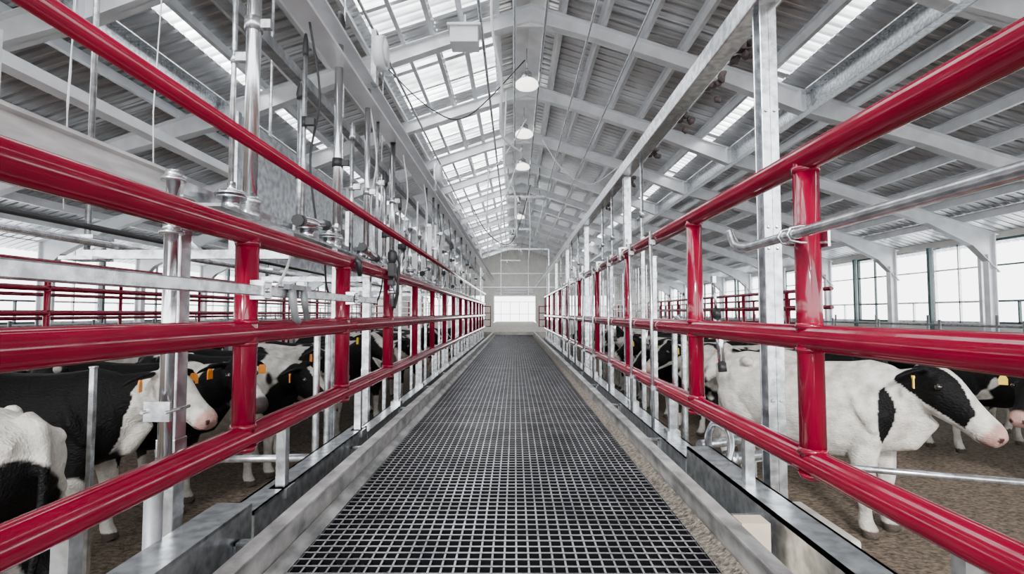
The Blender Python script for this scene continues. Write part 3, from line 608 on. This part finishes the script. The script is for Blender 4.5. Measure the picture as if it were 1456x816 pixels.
    r=t.modifiers.new('r','REMESH'); r.mode='VOXEL'; r.voxel_size=.014 if py<6 else .019 if py<9 else .026; r.use_smooth_shade=True
    sm=t.modifiers.new('s','SMOOTH'); sm.factor=.5; sm.iterations=4
    dg=bpy.context.evaluated_depsgraph_get(); ev=t.evaluated_get(dg)
    m2=bpy.data.meshes.new_from_object(ev); COL.objects.unlink(t); bpy.data.objects.remove(t)
    m2.name='cow'; m2.materials.clear(); m2.materials.append(cowm)
    for pl in m2.polygons: pl.use_smooth=True
    ca=m2.color_attributes.new('Col','FLOAT_COLOR','POINT')
    so=Vector((seed*3.17,seed*1.3,seed*7.7)); cols=[]
    hb={'black':1,'white':0,'eye':2,'mostlywhite':3,'solid':4}[face]
    for v in m2.vertices:
        p=v.co; h=Mi@p
        nz=noise.noise(p*1.7+so)+.25*noise.noise(p*6+so)
        fine=.04*noise.noise(p*14+so)
        k=nz*1.6+fine-(.5-blackness)*1.0
        if spots is not None:
            k=-1
            for cx,cy,cz,rr in spots:
                dd=(p-Vector((cx,cy,cz))).length/rr
                k=max(k,1-dd+.35*nz)
        if blackness<1.3:
            k-=max(0,(.50-p.z))*3.0
            if abs(p.y)<.18 and p.z<.8 and -.1<p.x<.6: k-=(.8-p.z)*2
        if h.x>-.10 and h.length<.68 and p.x>.65:
            if hb==1:
                k=.3
                if abs(h.y)<.025+.05*nz+.02*math.sin(h.x*9) and h.z>-.02 and .02<h.x: k=-.3
                if h.x>.37+.05*nz: k=-.3
            elif hb==4: k=.3
            elif hb==0: k=-.3
            elif hb==2:
                k=-.3
                if h.x<.31+.08*nz and .036+.04*nz+.05*max(0,h.x-.1)<abs(h.y) and h.z>-.09: k=.3
                if abs(h.y)>.15: k=.3
            else:
                k=-.2+nz*.5
                if abs(h.y)>.13: k=.3
        a=min(1,max(0,(k+.02)/.04))
        c=[WCOL[i]*(1-a)+BCOL[i]*a for i in range(3)]
        if h.x>.41 and h.length<.68 and p.x>.65:
            q=min(1,(h.x-.41)/.03)
            mz=PINK if (seed%2==0) else (.06,.045,.045)
            c=[c[i]*(1-q)+mz[i]*q for i in range(3)]
            for s in(1,-1):
                if (h-Vector((.485,s*.04,-.03))).length<.020: c=[.05,.02,.02]
            if abs(h.z+.095)<.008: c=[x*.35 for x in c]
        elif h.length<.68 and p.x>.65 and h.x>.28 and abs(h.z+.085)<.006: c=[x*.5 for x in c]
        if p.z<.58 and -.66<p.x<-.2 and abs(p.y)<.15 and p.z>.38: c=list(PINK)
        if p.z<.065: c=[.07,.055,.045]
        elif p.z<.65:
            dk=dirty*min(1,(.65-p.z)/.6)*(.6+noise.noise(p*7+so))
            dk=min(1,max(0,dk)); c=[c[i]*(1-dk)+(.16,.12,.085)[i]*dk for i in range(3)]
        if a<.5:
            dk=max(0,noise.noise(p*3.1-so)-.1)*1.3*dirty
            c=[c[i]*(1-dk)+(.30,.24,.18)[i]*dk for i in range(3)]
        cols.extend((*c,1))
    ca.data.foreach_set('color',cols)
    ob=bpy.data.objects.new('cow',m2); COL.objects.link(ob)
    ob['label']=label; ob['category']='cow'; ob['group']='dairy cows in the pens'
    ob.matrix_world=Matrix.Translation((px,py,0))@Matrix.Rotation(math.radians(head_deg),4,'Z')@Matrix.Scale(scale,4)
    for s in(1,-1):
        e=MB().rings([(-.024,0,0),(-.018,0,0),(0,0,0),(.018,0,0),(.024,0,0)],[.006,.018,.026,.018,.006],10).build('eye',EYE,parent=ob,zrel=False)
        e.location=M@Vector((.115,s*.116,.045))
        if tag:
            m=TAG if tag=='o' else TAGY
            tg=MB().prism([(-.022,0),(.022,0),(.036,-.03),(.036,-.09),(-.036,-.09),(-.036,-.03)],'y',-.004,.004).rings([(0,-.01,-.01),(0,.01,-.01)],[.012,.012],10).build('ear_tag',m,parent=ob,zrel=False,label='bright plastic ear tag')
            tg.location=M@Vector((.03,s*.225,.02)); tg.rotation_euler=(0,0,yaw+math.radians(60*s if s<0 else 75))
    return ob
BW='black and white dairy cow'
FW=BW+' facing the walkway'; DP=BW+' standing deep in the pen'
# right pen
cow(2.74,5.0,-55,2,.05,'eye','low',-.12,'y',1.03,'mostly white dairy cow with black eye patches behind the red railing',spots=[(-.75,.3,1.2,.12)],dirty=.5,hs=1.2,nx=-.12,ty=.1,nz_=.12,pit_=-.62,leg=1.15)
cow(6.1,5.3,180,4,1.5,'solid','low',.5,'y',1.0,'mostly black dairy cow with yellow ear tag facing the white cow')
R=[(3.9,6.95,175,5,1.05,'mostlywhite','mid',.3,'o'),(3.4,7.85,174,6,.6,'eye','mid',.4,'y'),(3.25,8.72,175,8,.9,'black','low',.3,'o'),(3.3,9.55,176,9,.5,'black','mid',-.3,'y'),
(3.1,10.4,175,10,.6,'eye','up',0,None),(3.2,11.25,175,30,.7,'black','mid',.3,None),(3.1,12.1,175,31,.6,'black','low',0,None),(3.1,13.1,178,32,.5,'eye','mid',0,None),(3.1,14.2,175,13,.6,'black','mid',0,None),(3.1,15.5,175,40,.6,'black','mid',0,None)]
for a in R: cow(*a,1.0,FW)
cow(7.0,8.6,170,11,.8,'black','mid',0,'y',1,DP); cow(7.3,11,20,12,.6,'black','mid',0,None,1,DP); cow(8.4,6.6,95,33,.7,'black','mid',0,None,1,DP); cow(6.5,7.35,5,44,.8,'black','mid',0,'y',1,DP)
# left pen
cow(-2.98,2.45,176,3,.3,'black','mid',0,None,1.0,'white topped dairy cow with black lower flank and hanging tail',spots=[(-.5,.3,.95,.34),(-.78,.15,.95,.28),(-.2,.3,.85,.32),(-.9,0,.85,.3),(.2,0,1.2,.4)])
cow(-3.86,4.2,3,14,1.15,'mostlywhite','mid',-.3,'o',1.0,'mostly black dairy cow with pale face and orange ear tag',spots=[(-.4,0,1.1,.75),(.35,0,1.15,.6),(.85,0,1.3,.38)],dirty=.3)
Lf=[(-3.7,5.05,3,15,1.0,'black','mid',-.7,'o'),(-3.35,5.9,-3,16,.7,'black','low',-.2,'o'),(-3.65,6.75,-5,18,.9,'eye','mid',.3,'o'),(-3.1,7.6,3,19,.5,'black','up',-.7,'y'),
(-3.45,8.4,-5,21,.8,'black','low',0,'o'),(-2.95,9.25,4,22,.55,'eye','mid',-.6,'y'),(-3.3,10.1,-4,23,.8,'black','mid',.2,None),(-2.9,11,5,24,.55,'black','up',-.4,None),(-3.2,11.9,0,34,.5,'eye','mid',0,None),(-2.9,12.8,-4,35,.8,'black','low',0,None),(-3.0,13.8,0,36,.6,'black','mid',-.4,None),(-2.9,14.9,3,41,.6,'black','mid',0,None),(-3.0,16.1,0,42,.6,'eye','mid',0,None)]
for a in Lf: cow(*a,1.0,FW)
for a in((-7.3,4.6,10,43,.8),(-7.3,5.8,10,25,.8),(-7.3,7.4,170,26,.6),(-7.2,9.2,10,27,.7),(-7.3,11.5,190,37,.6)): cow(*a,'black','mid',0,'y',1,DP)

# ---------------------------------------------------------------- world, lights, camera
w=bpy.data.worlds.new('w'); scn.world=w; w.use_nodes=True
nt=w.node_tree; bg=nt.nodes['Background']
tc=nt.nodes.new('ShaderNodeTexCoord'); sp=nt.nodes.new('ShaderNodeSeparateXYZ'); rp=nt.nodes.new('ShaderNodeValToRGB')
nt.links.new(tc.outputs['Generated'],sp.inputs[0]); nt.links.new(sp.outputs['Z'],rp.inputs['Fac'])
rp.color_ramp.elements[0].color=(1,1,1,1); rp.color_ramp.elements[1].color=(.8,.9,1,1)
nt.links.new(rp.outputs[0],bg.inputs['Color']); bg.inputs['Strength'].default_value=6.2
sl=bpy.data.lights.new('sun','SUN'); sl.energy=5; sl.angle=.15; so_=bpy.data.objects.new('sun',sl); so_.rotation_euler=(math.radians(62),0,math.radians(-12)); COL.objects.link(so_)

cam=bpy.data.cameras.new('camera'); cam.lens=750/1456*36; cam.sensor_width=36; cam.clip_start=.02; cam.clip_end=300
co=bpy.data.objects.new('camera',cam); COL.objects.link(co)
co.location=(0,0,C); co.rotation_euler=(math.radians(90+2.83),0,math.radians(.3))
scn.camera=co
